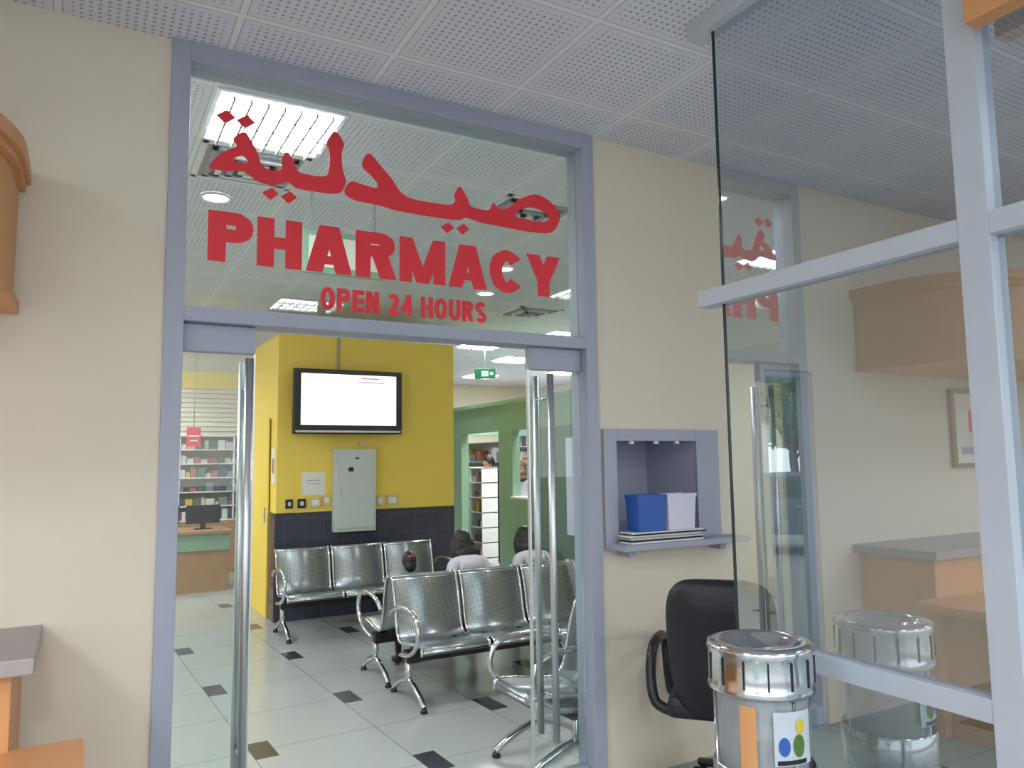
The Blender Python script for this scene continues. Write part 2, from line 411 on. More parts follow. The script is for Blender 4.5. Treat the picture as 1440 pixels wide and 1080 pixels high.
word('open_24_hours','OPEN 24 HOURS',.608,1.402,2.199,2.297,{'E':.64,'2':.6,'4':.64,'O':.76},.09,.265,m_red,.042,sign)

# ---------------------------------------------------------------- ceiling fixtures
def louvre(x,y,name='louvre_and_fill_light',watts=34,z=CZ,col=(.96,.98,1)):  # serves visible fixtures and unseen ones added as fill light
    e=empty(name,(x,y,z))
    t=B()
    w=.6
    for a in ((0,.02,0,w),(w-.02,w,0,w),(.02,w-.02,0,.02),(.02,w-.02,w-.02,w)): t.box(m_white,a[0],a[1],a[2],a[3],-.014,-.002)
    for i in range(1,4): t.box(m_brush,.02,w-.02,i*w/4-.006,i*w/4+.006,-.045,-.026)
    for i in range(1,8): t.box(m_brush,i*w/8-.005,i*w/8+.005,.02,w-.02,-.045,-.026)
    t.done('louvre_grid',parent=e)
    t=B();t.box(m_lamp,.02,w-.02,.02,w-.02,-.010,-.004);t.done('diffuser',parent=e)
    L=bpy.data.lights.new('tube_and_fill_light','AREA');L.shape='SQUARE';L.size=.54;L.energy=watts;L.color=col
    o=bpy.data.objects.new('tube_and_fill_light',L);COL.objects.link(o);o.parent=e;o.location=(w/2,w/2,-.02)
    return e
gx=lambda k:.2132+.6*k
gy=lambda k:-.2893+.6*k
louvre(gx(0),gy(1),watts=26)
for X,Y,Wt in [(-3,2,85),(-3,6,85),(5,1,80),(8,9,100),(7,11,80),(9,13,90),(-1,13,80),(10,17,70),(12,15,70),(-2,10,70)]:  # visible fixtures mixed with hidden ones added to light the pharmacy
    louvre(gx(X),gy(Y),watts=Wt)
for X,Y,Wt in [(-5,-4,85),(-2,-8,105),(-6,-8,85),(2,-8,90),(6,-5,30)]:  # out-of-view fixtures added to brighten the lobby
    louvre(gx(X),gy(Y),watts=Wt,col=(.90,.95,1))
def diffuser(x,y):
    t=B()
    for i in range(5):
        a=.02+i*.055;z=-.004-.010*i
        for q in ((a,a+.03,a,.6-a),(.57-a,.6-a,a,.6-a),(a,.6-a,a,a+.03),(a,.6-a,.57-a,.6-a)):
            t.box(m_white if i%2==0 else m_alu,*q,z-.006,-.001)
    t.box(m_stone,.05,.55,.05,.55,-.003,-.001)
    t.done('air_diffuser',(x,y,CZ))
diffuser(gx(0),gy(2));diffuser(gx(3),gy(2));diffuser(gx(6),gy(7))
def downlight(x,y):
    t=B();t.lathe(m_white,0,0,[(.095,-.001),(.10,-.012),(.08,-.014),(.075,-.008)],28,cap=False);t.lathe(m_lampb,0,0,[(.076,-.009),(.076,-.006)],28)
    t.done('downlight',(x,y,CZ))
downlight(.42,1.82);downlight(3.21,3.55);downlight(2.9,2.6)
e=empty('hanging_sign')
t=B();t.box(m_green,.86,1.38,1.41,1.44,2.70,2.97,.004);t.box(m_paper,.9,1.34,1.405,1.445,2.74,2.93);t.done('panel',parent=e)
t=B()
for x in (.92,1.32):
    for i in range(10):
        z=2.98+i*.024
        c=[(x+(.006*math.cos(a) if i%2 else 0),1.425+(0 if i%2 else .006*math.cos(a)),z+.014*math.sin(a)) for a in [k*math.pi/4 for k in range(8)]]
        t.tube(m_alu,c,.003,6,closed=True)
t.done('chains',parent=e)

# ---------------------------------------------------------------- objects on yellow wall
e=empty('wall_television')
t=B();t.box(m_black,1.56,2.70,4.53,4.60,1.84,2.50,.012);t.box(m_brush,1.58,2.68,4.526,4.532,1.855,1.875)
t.box(m_black,1.95,2.3,4.60,4.70,2.0,2.35);t.done('housing',parent=e)
t=B();t.box(m_screen,1.63,2.63,4.522,4.531,1.93,2.45);t.done('screen',parent=e)
t=B();t.box(m_redsign,2.25,2.45,4.519,4.523,2.41,2.42);t.box(m_alu,2.2,2.5,4.519,4.523,2.37,2.378);t.done('screen_text',parent=e)
t=B();t.tube(m_alu,[(2.05,4.68,2.5),(2.05,4.68,2.86)],.012,10);t.done('cable_conduit')
t=B();t.box(m_cab,2.0,2.44,4.60,4.70,.845,1.69,.006);t.box(m_cab,2.03,2.41,4.588,4.602,.88,1.655,.004)
t.box(m_black,2.14,2.19,4.58,4.59,1.46,1.50);t.box(m_brush,2.05,2.065,4.575,4.59,1.2,1.3);t.box(m_black,2.21,2.25,4.585,4.589,1.585,1.60)
t.done('electrical_cabinet')
t=B();t.box(m_paper,1.69,1.93,4.694,4.699,1.225,1.455);t.box(m_alu,1.73,1.89,4.692,4.695,1.37,1.378);t.box(m_alu,1.75,1.87,4.692,4.695,1.335,1.342);t.done('notice_paper')
for x0,x1,z0,z1,m in [(1.53,1.60,1.10,1.19,m_black),(1.65,1.73,1.10,1.19,m_black),(1.77,1.88,1.10,1.20,m_socket),(1.90,1.98,1.12,1.22,m_socket),(2.47,2.56,1.09,1.20,m_socket),(2.59,2.71,1.09,1.20,m_socket),(2.28,2.34,1.72,1.76,m_socket)]:
    t=B();t.box(m,x0,x1,4.675,4.70,z0,z1,.004);t.box(m_cab if m is m_black else m_white,x0+.02,x1-.02,4.672,4.678,z0+.025,z1-.025,.002);t.done('wall_socket')
t=B();t.box(m_paper,X0-.006,X0,4.76,4.92,1.35,1.70);t.box(m_wood,X0-.008,X0-.005,4.80,4.88,1.45,1.6);t.done('wall_notice')

# ---------------------------------------------------------------- benches
def bench(n,pitch,loc,rz,topz=.76):
    t=B();k=topz-.79;dz=-.045
    prof=[(-.262,.385+dz),(-.268,.405+dz),(-.262,.428+dz),(-.235,.44+dz),(-.14,.432+dz),(-.03,.415+dz),(.07,.402+dz),(.125,.408+dz),(.16,.44+dz),(.185,.50+dz*.8),(.21,.60+k*.3),(.235,.70+k*.6),(.255,.765+k),(.268,.788+k),(.285,.79+k),(.296,.775+k)]
    def off(p,d):
        out=[]
        for i,(y,z) in enumerate(p):
            a=p[max(i-1,0)];c=p[min(i+1,len(p)-1)];dy,dz_=c[0]-a[0],c[1]-a[1];l=math.hypot(dy,dz_)
            out.append((y+dz_/l*d,z-dy/l*d))
        return out
    lo=off(prof,.007);loop=prof+lo[::-1]
    for i in range(n):
        xa=i*pitch+.022;xb=(i+1)*pitch-.022
        t.prism(m_perf,loop,lambda y,z:Vector((xa,y,z)),lambda y,z:Vector((xb,y,z)),smooth=True)
        for xx in (xa-.004,xb+.004):
            t.tube(m_chrome,[(xx,y,z) for y,z in off(prof,.003)],.0105,8)
        t.tube(m_chrome,[(xa,.262,.772+k),(xb,.262,.772+k)],.009,8)
        t.tube(m_chrome,[(xa,-.262,.405+dz),(xb,-.262,.405+dz)],.009,8)
        for xx in (xa+.09,xb-.09): t.box(m_black,xx-.02,xx+.02,-.12,.14,.31,.36,.004)
    t.box(m_black,.01,n*pitch-.01,-.035,.045,.25,.325,.006)
    for xx in ([.03,n*pitch-.03]):
        t.tube(m_chrome,[(xx,0,.30),(xx,0,.20),(xx,-.01,.14)],.022,12)
        t.tube(m_chrome,[(xx,-.27,.028),(xx,-.2,.075),(xx,-.08,.125),(xx,.0,.14),(xx,.08,.125),(xx,.2,.075),(xx,.27,.028)],.019,12,res=4)
        for yy in (-.265,.265): t.lathe(m_black,xx,yy,[(.02,0),(.024,.006),(.02,.02),(.012,.03)],12)
    for xx in (-.012,n*pitch+.012):
        t.tube(m_chrome,[(xx,.03,.30),(xx,-.12,.325),(xx,-.235,.39),(xx,-.275,.48),(xx,-.235,.565),(xx,-.12,.60),(xx,.05,.595),(xx,.17,.56),(xx,.225,.52)],.0155,10,res=5)
        t.tube(m_chrome,[(min(max(xx,.02),n*pitch-.02),0,.295),(xx,.02,.30)],.014,8)
    return t.done('waiting_bench',loc,rz)
bench(3,.51,(1.62,1.68,0),0)
bench(3,.51,(1.62+1.53,2.32,0),math.pi)
bench(3,.53,(1.33,4.0,0),0,.75)
bench(1,.43,(1.97,.60,0),-math.pi/2)

# ---------------------------------------------------------------- back-left dispensing area
t=B()
t.box(m_wood,-2.6,1.38,7.0,7.6,0,.50,.004);t.box(m_green,-2.6,1.38,6.98,7.6,.50,.70,.004);t.box(m_wood,-2.6,1.40,6.95,7.65,.70,.74,.006)
for x in (-1.6,-.6,.4): t.box(m_stone,x,x+.01,6.99,7.0,0,.5)
t.done('dispensing_counter')
def monitor(x,y,z):
    t=B();t.box(m_black,-.2,.2,-.02,.02,.07,.30,.006);t.box(m_black,-.03,.03,-.02,.02,.01,.08);t.box(m_black,-.1,.1,-.07,.07,0,.012,.003);t.done('computer_monitor',(x,y,z))
monitor(1.10,7.3,.74);monitor(.62,7.3,.74)
t=B()
t.box(m_creamin,-1,3.2,9.0,9.1,0,CZ)
t.box(m_yellow,-1,3.2,8.98,9.0,2.67,2.92)
for i in range(9): t.box(m_creamin,-1,3.2,8.975,9.0,2.04+i*.07,2.10+i*.07,.004)
t.done('wall_dispensary')
t=B()
t.box(m_creamin,.2,2.4,8.93,8.97,.75,2.02)
for i in range(7): t.box(m_white,.2,2.4,8.6,8.93,.75+i*.2,.765+i*.2)
for x in (.2,.93,1.66,2.38): t.box(m_white,x,x+.02,8.6,8.93,.75,1.97)
t.box(m_wood,.2,2.4,8.6,8.97,0,.75)
t.done('medicine_shelf')
pal=[mat('box_a',(205,200,190)),mat('box_b',(120,140,150)),mat('box_c',(170,100,80)),mat('box_d',(90,110,90)),mat('box_e',(220,220,215)),mat('box_f',(70,80,110)),mat('box_g',(210,170,80))]
t=B()
for i in range(6):
    x=.24
    while x<2.3:
        w=random.uniform(.04,.12);h=random.uniform(.05,.15)
        if random.random()<.92: t.box(random.choice(pal),x,x+w,8.62,8.75,.766+i*.2,.766+i*.2+h)
        x+=w+.01
t.done('medicine_boxes')
t=B();t.box(m_redsign,.98,1.16,8.2,8.22,1.80,2.06);t.box(m_white,1.0,1.14,8.195,8.2,1.93,1.95);t.box(m_white,1.02,1.12,8.195,8.2,1.87,1.885);t.tube(m_alu,[(1.07,8.21,2.06),(1.07,8.21,CZ)],.006,8)
t.done('red_counter_sign')

# ---------------------------------------------------------------- green kiosk shop
KX=4.7
t=B()
t.box(m_green,KX,KX+.12,3.4,7.75,1.95,2.35,.004)
t.box(m_green,KX-.03,KX,3.4,7.78,2.30,2.36,.004)
for y0,y1 in ((7.28,7.75),(5.72,6.1)): t.box(m_green,KX,KX+.12,y0,y1,0,1.95,.004)
t.box(m_dgreen,KX+.02,KX+.10,3.4,5.2,0,1.95,.004)
t.box(m_green,KX+.0,KX+.12,5.15,5.28,0,1.95,.004)
t.box(m_green,KX,KX+.12,4.2,4.28,0,1.95,.004)
t.box(m_green,KX,9,7.75,7.87,1.95,2.35);
t.done('wall_green_kiosk')
t=B();t.box(m_green,KX-.02,KX+.14,5.30,5.70,0,1.05,.006);t.box(m_white,KX-.04,KX+.16,5.28,5.72,1.05,1.08,.004);t.done('kiosk_half_gate')
def shelfunit(name,x0,x1,y0,y1,z1,n):
    t=B();t.box(m_white,x1-.03,x1,y0,y1,0,z1)
    for y in (y0,y1-.02): t.box(m_white,x0,x1,y,y+.02,0,z1)
    for i in range(n+1): t.box(m_white,x0,x1,y0,y1,.08+i*(z1-.1)/n,.095+i*(z1-.1)/n)
    t.done(name)
    t=B()
    for i in range(n):
        y=y0+.03
        while y<y1-.12:
            w=random.uniform(.05,.11);h=random.uniform(.1,.75)*(z1-.1)/n
            if random.random()<.9: t.box(random.choice(pal),x0+.02,x1-.08,y,y+w,.097+i*(z1-.1)/n,.097+i*(z1-.1)/n+h)
            y+=w+.012
    t.done(name+'_goods')
shelfunit('gondola_shelf',5.05,5.35,7.3,7.74,1.45,6)
shelfunit('display_shelf',7.9,8.3,8.0,11.5,2.2,6)
shelfunit('display_shelf',6.3,6.7,9.0,11.5,1.9,5)
t=B();t.box(m_exit,-.15,.15,-.02,.02,0,.14,.004);t.box(m_white,-.05,.05,-.024,-.02,.03,.11);t.box(m_white,.07,.12,-.024,-.02,.05,.09);t.tube(m_alu,[(0,0,.14),(0,0,.46)],.006,8)
t.done('exit_sign',(4.66,6.4,2.70),-.6)

# ---------------------------------------------------------------- niche, chair, bin
t=B()
t.box(m_alu,2.02,2.10,-.022,-.001,1.10,1.70,.003);t.box(m_alu,2.63,2.79,-.022,-.001,1.10,1.70,.003);t.box(m_alu,2.10,2.63,-.022,-.001,1.64,1.70,.003)
for x in (2.2,2.36,2.5): t.lathe(m_white,x,-.012,[(.016,1.625),(.012,1.64)],12)
t.done('trim_hatch')
t=B();t.box(m_alu,2.03,2.86,-.16,-.023,1.105,1.135,.004);t.box(m_alu,2.1,2.14,-.10,-.023,1.07,1.105);t.box(m_alu,2.7,2.74,-.10,-.023,1.07,1.105);t.done('hatch_shelf')
def tub(m,x,y,z,name,w=.19,d=.14,h=.19):
    t=B()
    def ring(s,zz): return [(x-w/2*s,y-d/2*s,zz),(x+w/2*s,y-d/2*s,zz),(x+w/2*s,y+d/2*s,zz),(x-w/2*s,y+d/2*s,zz)]
    L=[ring(.9,z),ring(1,z+h*.9),ring(1.05,z+h*.9),ring(1.05,z+h),ring(.96,z+h),ring(.86,z+.01)]
    R=[[t.bm.verts.new(p) for p in q] for q in L]
    fs=[t.bm.faces.new(R[0][::-1]),t.bm.faces.new(R[-1])]
    for a,c in zip(R,R[1:]): fs+=[t.bm.faces.new((a[k],a[(k+1)%4],c[(k+1)%4],c[k])) for k in range(4)]
    t.quadify(fs,m);t.done(name)
t=B();z=1.136
for i,mm in enumerate([m_paper,m_dark,m_paper,m_alu,m_paper,m_dark,m_paper]):
    h=random.uniform(.006,.010);dx=random.uniform(-.02,.02);dy=random.uniform(-.01,.01)
    t.box(mm,2.10+dx,2.56+dx,-.13+dy,-.03+dy,z,z+h);z+=h+.0005
t.done('stack_of_papers')
tub(m_blue,2.225,-.08,z+.001,'blue_plastic_tub',.175,.10,.18);tub(m_wtub,2.42,-.08,z+.001,'white_plastic_tub',.185,.10,.18)

def office_chair(loc,rz):
    e=empty('office_chair',loc,rz)
    t=B()  # faces -y
    poly=[]
    for a in range(0,360,10):
        c,s=math.cos(math.radians(a)),math.sin(math.radians(a))
        poly.append((.235*math.copysign(abs(c)**.45,c),.72+.31*math.copysign(abs(s)**.45,s)))
    n=len(poly)
    layers=[(1,.02),(1.0,-.02),(.93,-.05),(.75,-.062),(.4,-.06)]
    def P(x,z,sc,y):
        zz=.72+(z-.72)*sc;xx=x*sc*(1-.12*max(0,(.72-zz)/.31));return (xx,.20+y+.16*(zz-.45)**2+.12*(zz-.45)-.35*xx*xx,zz)
    rings=[[t.bm.verts.new(P(x,z,sc,y)) for x,z in poly] for sc,y in [(.5,.062),(.9,.05)]+layers]
    fs=[t.bm.faces.new(rings[0][::-1]),t.bm.faces.new(rings[-1])]
    for A,C in zip(rings,rings[1:]): fs+=[t.bm.faces.new((A[k],A[(k+1)%n],C[(k+1)%n],C[k])) for k in range(n)]
    t.quadify(fs,m_leather,True);t.done('backrest',parent=e)
    t=B();t.box(m_leather,-.25,.25,-.28,.22,.40,.50,.035);t.box(m_leather,-.22,.22,-.26,.19,.485,.515,.014);t.done('seat',parent=e)
    t=B()
    for s in (-1,1):
        t.tube(m_black,[(s*.23,.16,.42),(s*.31,.14,.45),(s*.335,.10,.56),(s*.33,.06,.66),(s*.32,-.02,.69),(s*.315,-.16,.68),(s*.31,-.24,.63),(s*.30,-.22,.52),(s*.27,-.12,.43),(s*.22,-.08,.42)],.024,10,res=4)
    t.tube(m_black,[(0,.18,.40),(0,.27,.44),(0,.25,.60)],.02,10,res=3)
    t.done('armrests',parent=e)
    t=B();t.tube(m_chrome,[(0,0,.40),(0,0,.12)],.025,14);t.tube(m_black,[(0,0,.40),(0,0,.24)],.035,14)
    t.tube(m_black,[(-.05,0,.385),(-.27,.02,.375)],.008,8)
    for k in range(5):
        a=k*2*math.pi/5+.3;c,s=math.cos(a),math.sin(a)
        t.tube(m_black,[(0,0,.13),(c*.15,s*.15,.11),(c*.27,s*.27,.075)],.02,8)
        for q in (-.018,.018):
            t.tube(m_black,[(c*.27-s*q-s*.008,s*.27+c*q+c*.008,.028),(c*.27-s*q+s*.008,s*.27+c*q-c*.008,.028)],.028,14)
    t.done('star_base',parent=e)
office_chair((2.38,-.44,0),math.radians(132))

def bin_(loc):
    e=empty('recycling_bin',loc)
    t=B();r=.138
    t.lathe(m_brush,0,0,[(r*.98,0),(r,.01),(r,.12),(r*.985,.125)],48)
    t.lathe(m_chrome,0,0,[(r,.57),(r+.004,.575),(r+.004,.685),(r,.69)],48,cap=False)
    t.lathe(m_chrome,0,0,[(r,.885),(r+.010,.89),(r+.012,.90),(r+.008,.91),(r+.008,.995),(r+.012,1.005),(r+.008,1.02),(r-.02,1.025),(r-.03,1.015),(r-.05,.99),(r-.12,.985)],48,cap=False)
    for k in range(14):
        a=k*math.pi/7;t.box(m_black,r+.005,r+.011,-.0025,.0025,.915,.99,mat4=Matrix.Rotation(a,4,'Z'))
    for k in range(3):
        a=k*2*math.pi/3+.4;t.tube(m_chrome,[((r-.008)*math.cos(a),(r-.008)*math.sin(a),.1),((r-.008)*math.cos(a),(r-.008)*math.sin(a),.89)],.006,8)
    t.done('steel_bands',parent=e)
    t=B();t.lathe(m_bin,0,0,[(r-.002,.12),(r-.002,.89)],48,cap=False);t.done('clear_body',parent=e,recalc=False)
    t=B()
    t.lathe(m_bag,0,0,[(r-.045,.13),(r-.03,.4),(r-.012,.80),(r-.01,.885)],32,cap=False)
    t.lathe(m_stone,0,0,[(.02,.13),(r-.05,.135),(r-.045,.25),(.03,.34)],24)
    t.done('liner_bag',parent=e)
    t=B()
    def patch(m,a0,a1,z0,z1,rr,n=10,shape=None):
        if shape=='disc':
            ca=(a0+a1)/2;cz=(z0+z1)/2
            vs=[t.bm.verts.new(((rr)*math.cos(ca+(a1-a0)/2*math.cos(q)),(rr)*math.sin(ca+(a1-a0)/2*math.cos(q)),cz+(z1-z0)/2*math.sin(q))) for q in [k*math.pi/10 for k in range(20)]]
            t.quadify([t.bm.faces.new(vs)],m)
        else:
            A=[t.bm.verts.new((rr*math.cos(a0+(a1-a0)*k/n),rr*math.sin(a0+(a1-a0)*k/n),z0)) for k in range(n+1)]
            C=[t.bm.verts.new((rr*math.cos(a0+(a1-a0)*k/n),rr*math.sin(a0+(a1-a0)*k/n),z1)) for k in range(n+1)]
            t.quadify([t.bm.faces.new((A[k],A[k+1],C[k+1],C[k])) for k in range(n)],m)
    a=math.radians(-108)
    ms=mat('sticker_film',(204,212,220))
    patch(ms,a-.3,a+.55,.72,.86,r+.001)
    patch(m_blue,a-.22,a+.02,.745,.795,r+.0025,shape='disc');patch(m_leaf,a+.08,a+.36,.74,.80,r+.0025,shape='disc');patch(mat('sticker_yellow',(220,200,60)),a+.16,a+.36,.80,.84,r+.003,shape='disc')
    patch(m_dark,a-.25,a+.4,.723,.735,r+.0025)
    patch(m_orange,a-.95,a-.62,.70,.87,r+.001)  # orange reflection on the bin body, painted as a colour patch
    t.done('stickers_and_reflection',parent=e,recalc=False)
bin_((1.49,-1.49,0))

# ---------------------------------------------------------------- glass partition
PX=1.77
t=B()
t.box(m_aluw,PX-.035,PX+.035,-2.085,-2.005,0,CZ,.003)
t.box(m_aluw,PX-.035,PX+.035,-2.005,-1.03,2.105,2.165,.003)
t.box(m_aluw,PX-.03,PX+.03,-2.005,-1.10,.885,.945,.003)
t.box(m_aluw,PX-.03,PX+.03,-2.005,-1.10,0,.07,.003)
t.box(m_aluw,PX-.04,PX+.04,-2.005,-1.03,3.15,CZ,.003)
t.box(m_aluw,PX-.035,PX+.035,-4.2,-2.085,2.105,2.165,.003)
t.box(m_aluw,PX-.03,PX+.03,-4.2,-2.085,.885,.945,.003)
t.box(m_aluw,PX-.03,PX+.03,-4.2,-2.085,0,.07,.003)
t.box(m_aluw,PX-.04,PX+.04,-4.2,-2.085,3.15,CZ,.003)
t.box(m_aluw,PX-.035,PX+.035,-4.28,-4.2,0,CZ,.003)
t.done('glass_partition_frame')
for y0,y1 in ((-2.005,-1.13),(-4.2,-2.085)):
    for z0,z1 in ((.07,.885),(.945,2.105),(2.165,3.15)):
        t=B();t.quad(g_part,[(PX,y0,z0),(PX,y0,z1),(PX,y1,z1),(PX,y1,z0)])
        if y1>-1.2: t.box(g_edge,PX-.005,PX+.005,y1,y1+.006,z0,z1)
        t.done('window_partition_pane',recalc=False)
t=B();t.box(m_orange,PX-.10,PX-.04,-2.75,-2.095,2.64,CZ,.004);t.box(m_stone,PX-.104,PX-.10,-2.7,-2.15,2.95,3.0);t.done('orange_fascia_sign')

# ---------------------------------------------------------------- reception on the left
def canopy():
    t=B()
    pl=[(-2.6,-.002),(-.48,-.002)]+[(-1.15+.67*math.cos(a),-.22-.62*math.sin(a)) for a in [i*math.pi/2/16 for i in range(17)]]+[(-2.6,-.84)]
    def sc(p,d):
        return [(x+(d if x>-2.5 else 0)*max(0,min(1,(x+1.3)/.6)),y-(d if y<-.1 else 0)) for x,y in p]
    for z0,z1,d in ((2.12,2.52,0),(2.52,2.55,.02),(2.55,2.60,.035),(2.08,2.12,.018)):
        t.slab(m_orange,sc(pl,d),z0,z1)
    t.done('reception_canopy')
canopy()
t=B()
t.box(m_orange,-2.6,-.40,-.48,-.002,0,.965,.004);t.box(m_stone,-2.65,-.345,-.53,-.002,.965,1.012,.006)
t.box(m_orange,-2.6,-.46,-1.25,-.48,0,.71,.004)
poly=[(-2.6,-.485),(-.40,-.485),(-.40,-.46),(-.215,-.46)]+[(-.33+.12*math.cos(a),-1.18-.12*math.sin(a)) for a in [i*math.pi/2/6 for i in range(7)]]+[(-2.6,-1.30)]
t.slab(m_orange,poly,.71,.75)
t.done('reception_counter')
t=B();t.box(m_wood,-1.92,-1.42,-.03,-.002,1.46,2.0,.004);t.box(m_paper,-1.89,-1.45,-.034,-.028,1.49,1.97)
t.box(m_redsign,-1.75,-1.6,-.036,-.033,1.7,1.85);t.box(m_alu,-1.85,-1.5,-.036,-.033,1.55,1.6);t.box(m_blue,-1.83,-1.78,-.036,-.033,1.65,1.9)
t.done('framed_poster')

# ---------------------------------------------------------------- people
def skinobj(name,verts,edges,radii,m,parent,sub=2,root=0):
    me=bpy.data.meshes.new(name);me.from_pydata(verts,edges,[]);me.materials.append(m)
    o=bpy.data.objects.new(name,me);COL.objects.link(o);o.parent=parent
    sk=o.modifiers.new('skin','SKIN');sk.use_smooth_shade=True
    for i,r in enumerate(radii):
        r=(r,r) if isinstance(r,(int,float)) else r
        me.skin_vertices[0].data[i].radius=r
    me.skin_vertices[0].data[root].use_root=True
    s=o.modifiers.new('sub','SUBSURF');s.levels=sub;s.render_levels=sub
    return o
def chain(name,pts,radii,m,parent,sub=2):
    return skinobj(name,pts,[(i,i+1) for i in range(len(pts)-1)],radii,m,parent,sub)
def head(e,c,s,tilt,hair,skin=m_skin,hairm=m_hair,scarf=None):
    t=B();R=Matrix.Rotation(tilt,4,'X')
    def bl(m,p,r,sx,sy,sz): 
        v=R@(Vector(p)*s);t.ball(m,Vector(c)+v,r*s,sx,sy,sz,mat4=R)
    bl(skin,(0,0,0),.1,.78,.95,1.15);bl(skin,(0,.035,-.06),.06,.95,.95,1.0)
    bl(skin,(0,.1,-.015),.018,.8,1.1,1.5)
    for q in (-1,1):
        bl(m_white,(q*.032,.082,.012),.013,1,.7,.8);bl(m_black,(q*.032,.091,.012),.006,1,.6,1);bl(skin,(q*.078,0,-.01),.022,.4,.8,1.3)
        bl(hairm,(q*.032,.088,.036),.016,1.2,.4,.25)
    bl(m_red,(0,.09,-.058),.018,1.2,.4,.35)
    hm=scarf or hairm
    bl(hm,(0,-.018,.025),.108,.86,.98,1.08)
    if hair=='long':
        for p,sx in (((0,-.06,-.03),1.08),((0,-.075,-.10),1.25),((0,-.07,-.17),1.35),((0,-.06,-.24),1.2)): bl(hm,p,.10,sx,.62,.9)
        for q in (-1,1): bl(hm,(q*.085,-.01,-.07),.06,.75,1.1,2.1)
    if hair=='scarf':
        bl(hm,(0,-.03,-.09),.1,1.0,.9,1.1);bl(hm,(0,0,-.17),.11,1.2,.9,.6)
    if hair=='pony':
        bl(hm,(0,-.05,-.05),.085,.95,.8,1);bl(m_red,(0,-.10,.06),.03,1.6,.6,.5)
    return t.done('head',parent=e)
def hand(e,p,d,s,side,m=m_skin):
    d=Vector(d).normalized();p=Vector(p);sd=d.cross(Vector((0,0,1))).normalized()*side
    chain('palm',[tuple(p),tuple(p+d*.045*s),tuple(p+d*.085*s)],[(.026*s,.016*s),(.034*s,.014*s),(.034*s,.012*s)],m,e,1)
    for k,(o,l) in enumerate(((-.027,.068),(-.009,.076),(.009,.072),(.027,.056))):
        a=p+d*.08*s+sd*o*s;down=Vector((0,0,-1))
        chain('finger_%d'%k,[tuple(a),tuple(a+d*l*.5*s+down*.004*s),tuple(a+d*l*.8*s+down*.018*s),tuple(a+d*l*.95*s+down*.032*s)],[.0088*s,.008*s,.0075*s,.006*s],m,e,1)
    a=p+d*.025*s-sd*.028*s
    chain('thumb',[tuple(a),tuple(a+d*.025*s-sd*.022*s),tuple(a+d*.05*s-sd*.03*s)],[.011*s,.0095*s,.008*s],m,e,1)
def seated(name,loc,rz,s,lean,hair,top,bottom,seat=.39):
    e=empty(name,loc,rz)
    hz=seat+.085*s
    pel=Vector((0,0,hz));L=lambda h:pel+Vector((0,math.sin(lean)*h*s,math.cos(lean)*h*s))
    nk=L(.47);hd=L(.63)
    V=[tuple(L(0)),tuple(L(.15)),tuple(L(.32)),tuple(L(.42)),tuple(nk)];E=[(0,1),(1,2),(2,3),(3,4)];Rr=[(.155*s,.12*s),(.135*s,.11*s),(.155*s,.11*s),(.11*s,.085*s),.05*s]
    hands=[]
    for q in (-1,1):
        sh=L(.41)+Vector((q*.165*s,0,0));el=L(.14)+Vector((q*.22*s,.10*s,0));wr=Vector((q*.10*s,.34*s,hz+.10*s))
        b0=len(V);V+=[tuple(sh),tuple(el),tuple(wr)];E+=[(3,b0),(b0,b0+1),(b0+1,b0+2)];Rr+=[.062*s,.045*s,.03*s];hands.append((wr,q))
    skinobj('torso',V,E,Rr,top,e)
    V=[tuple(pel)];E=[];Rr=[(.15*s,.12*s)]
    for q in (-1,1):
        b0=len(V);V+=[(q*.09*s,.05*s,hz),(q*.11*s,.40*s,hz+.0),(q*.11*s,.42*s,.25),(q*.11*s,.40*s,.07)]
        E+=[(0,b0),(b0,b0+1),(b0+1,b0+2),(b0+2,b0+3)];Rr+=[.095*s,.068*s,.05*s,.038*s]
    skinobj('legs',V,E,Rr,bottom,e)
    for q in (-1,1):
        chain('shoe',[(q*.11*s,.37*s,.045),(q*.11*s,.46*s,.04),(q*.11*s,.56*s,.03)],[(.038,.04),(.042,.034),(.036,.026)],m_shoe,e,1)
    chain('neck',[tuple(nk),tuple(L(.56))],[.047*s,.045*s],m_skin,e,1)
    for wr,q in hands: hand(e,wr,(-.25*q,1,-.1),s,q)
    head(e,hd,s*.98,-lean*.4,hair)
    return e
seated('seated_woman',(2.50,2.30,0),0,.86,math.radians(41),'long',m_shirt,m_dark)
seated('seated_woman',(3.10,2.30,0),0,.86,math.radians(41),'long',m_shirt,m_dark)
seated('seated_child',(1.99,2.33,0),0,.62,math.radians(32),'pony',m_teal,m_dark)
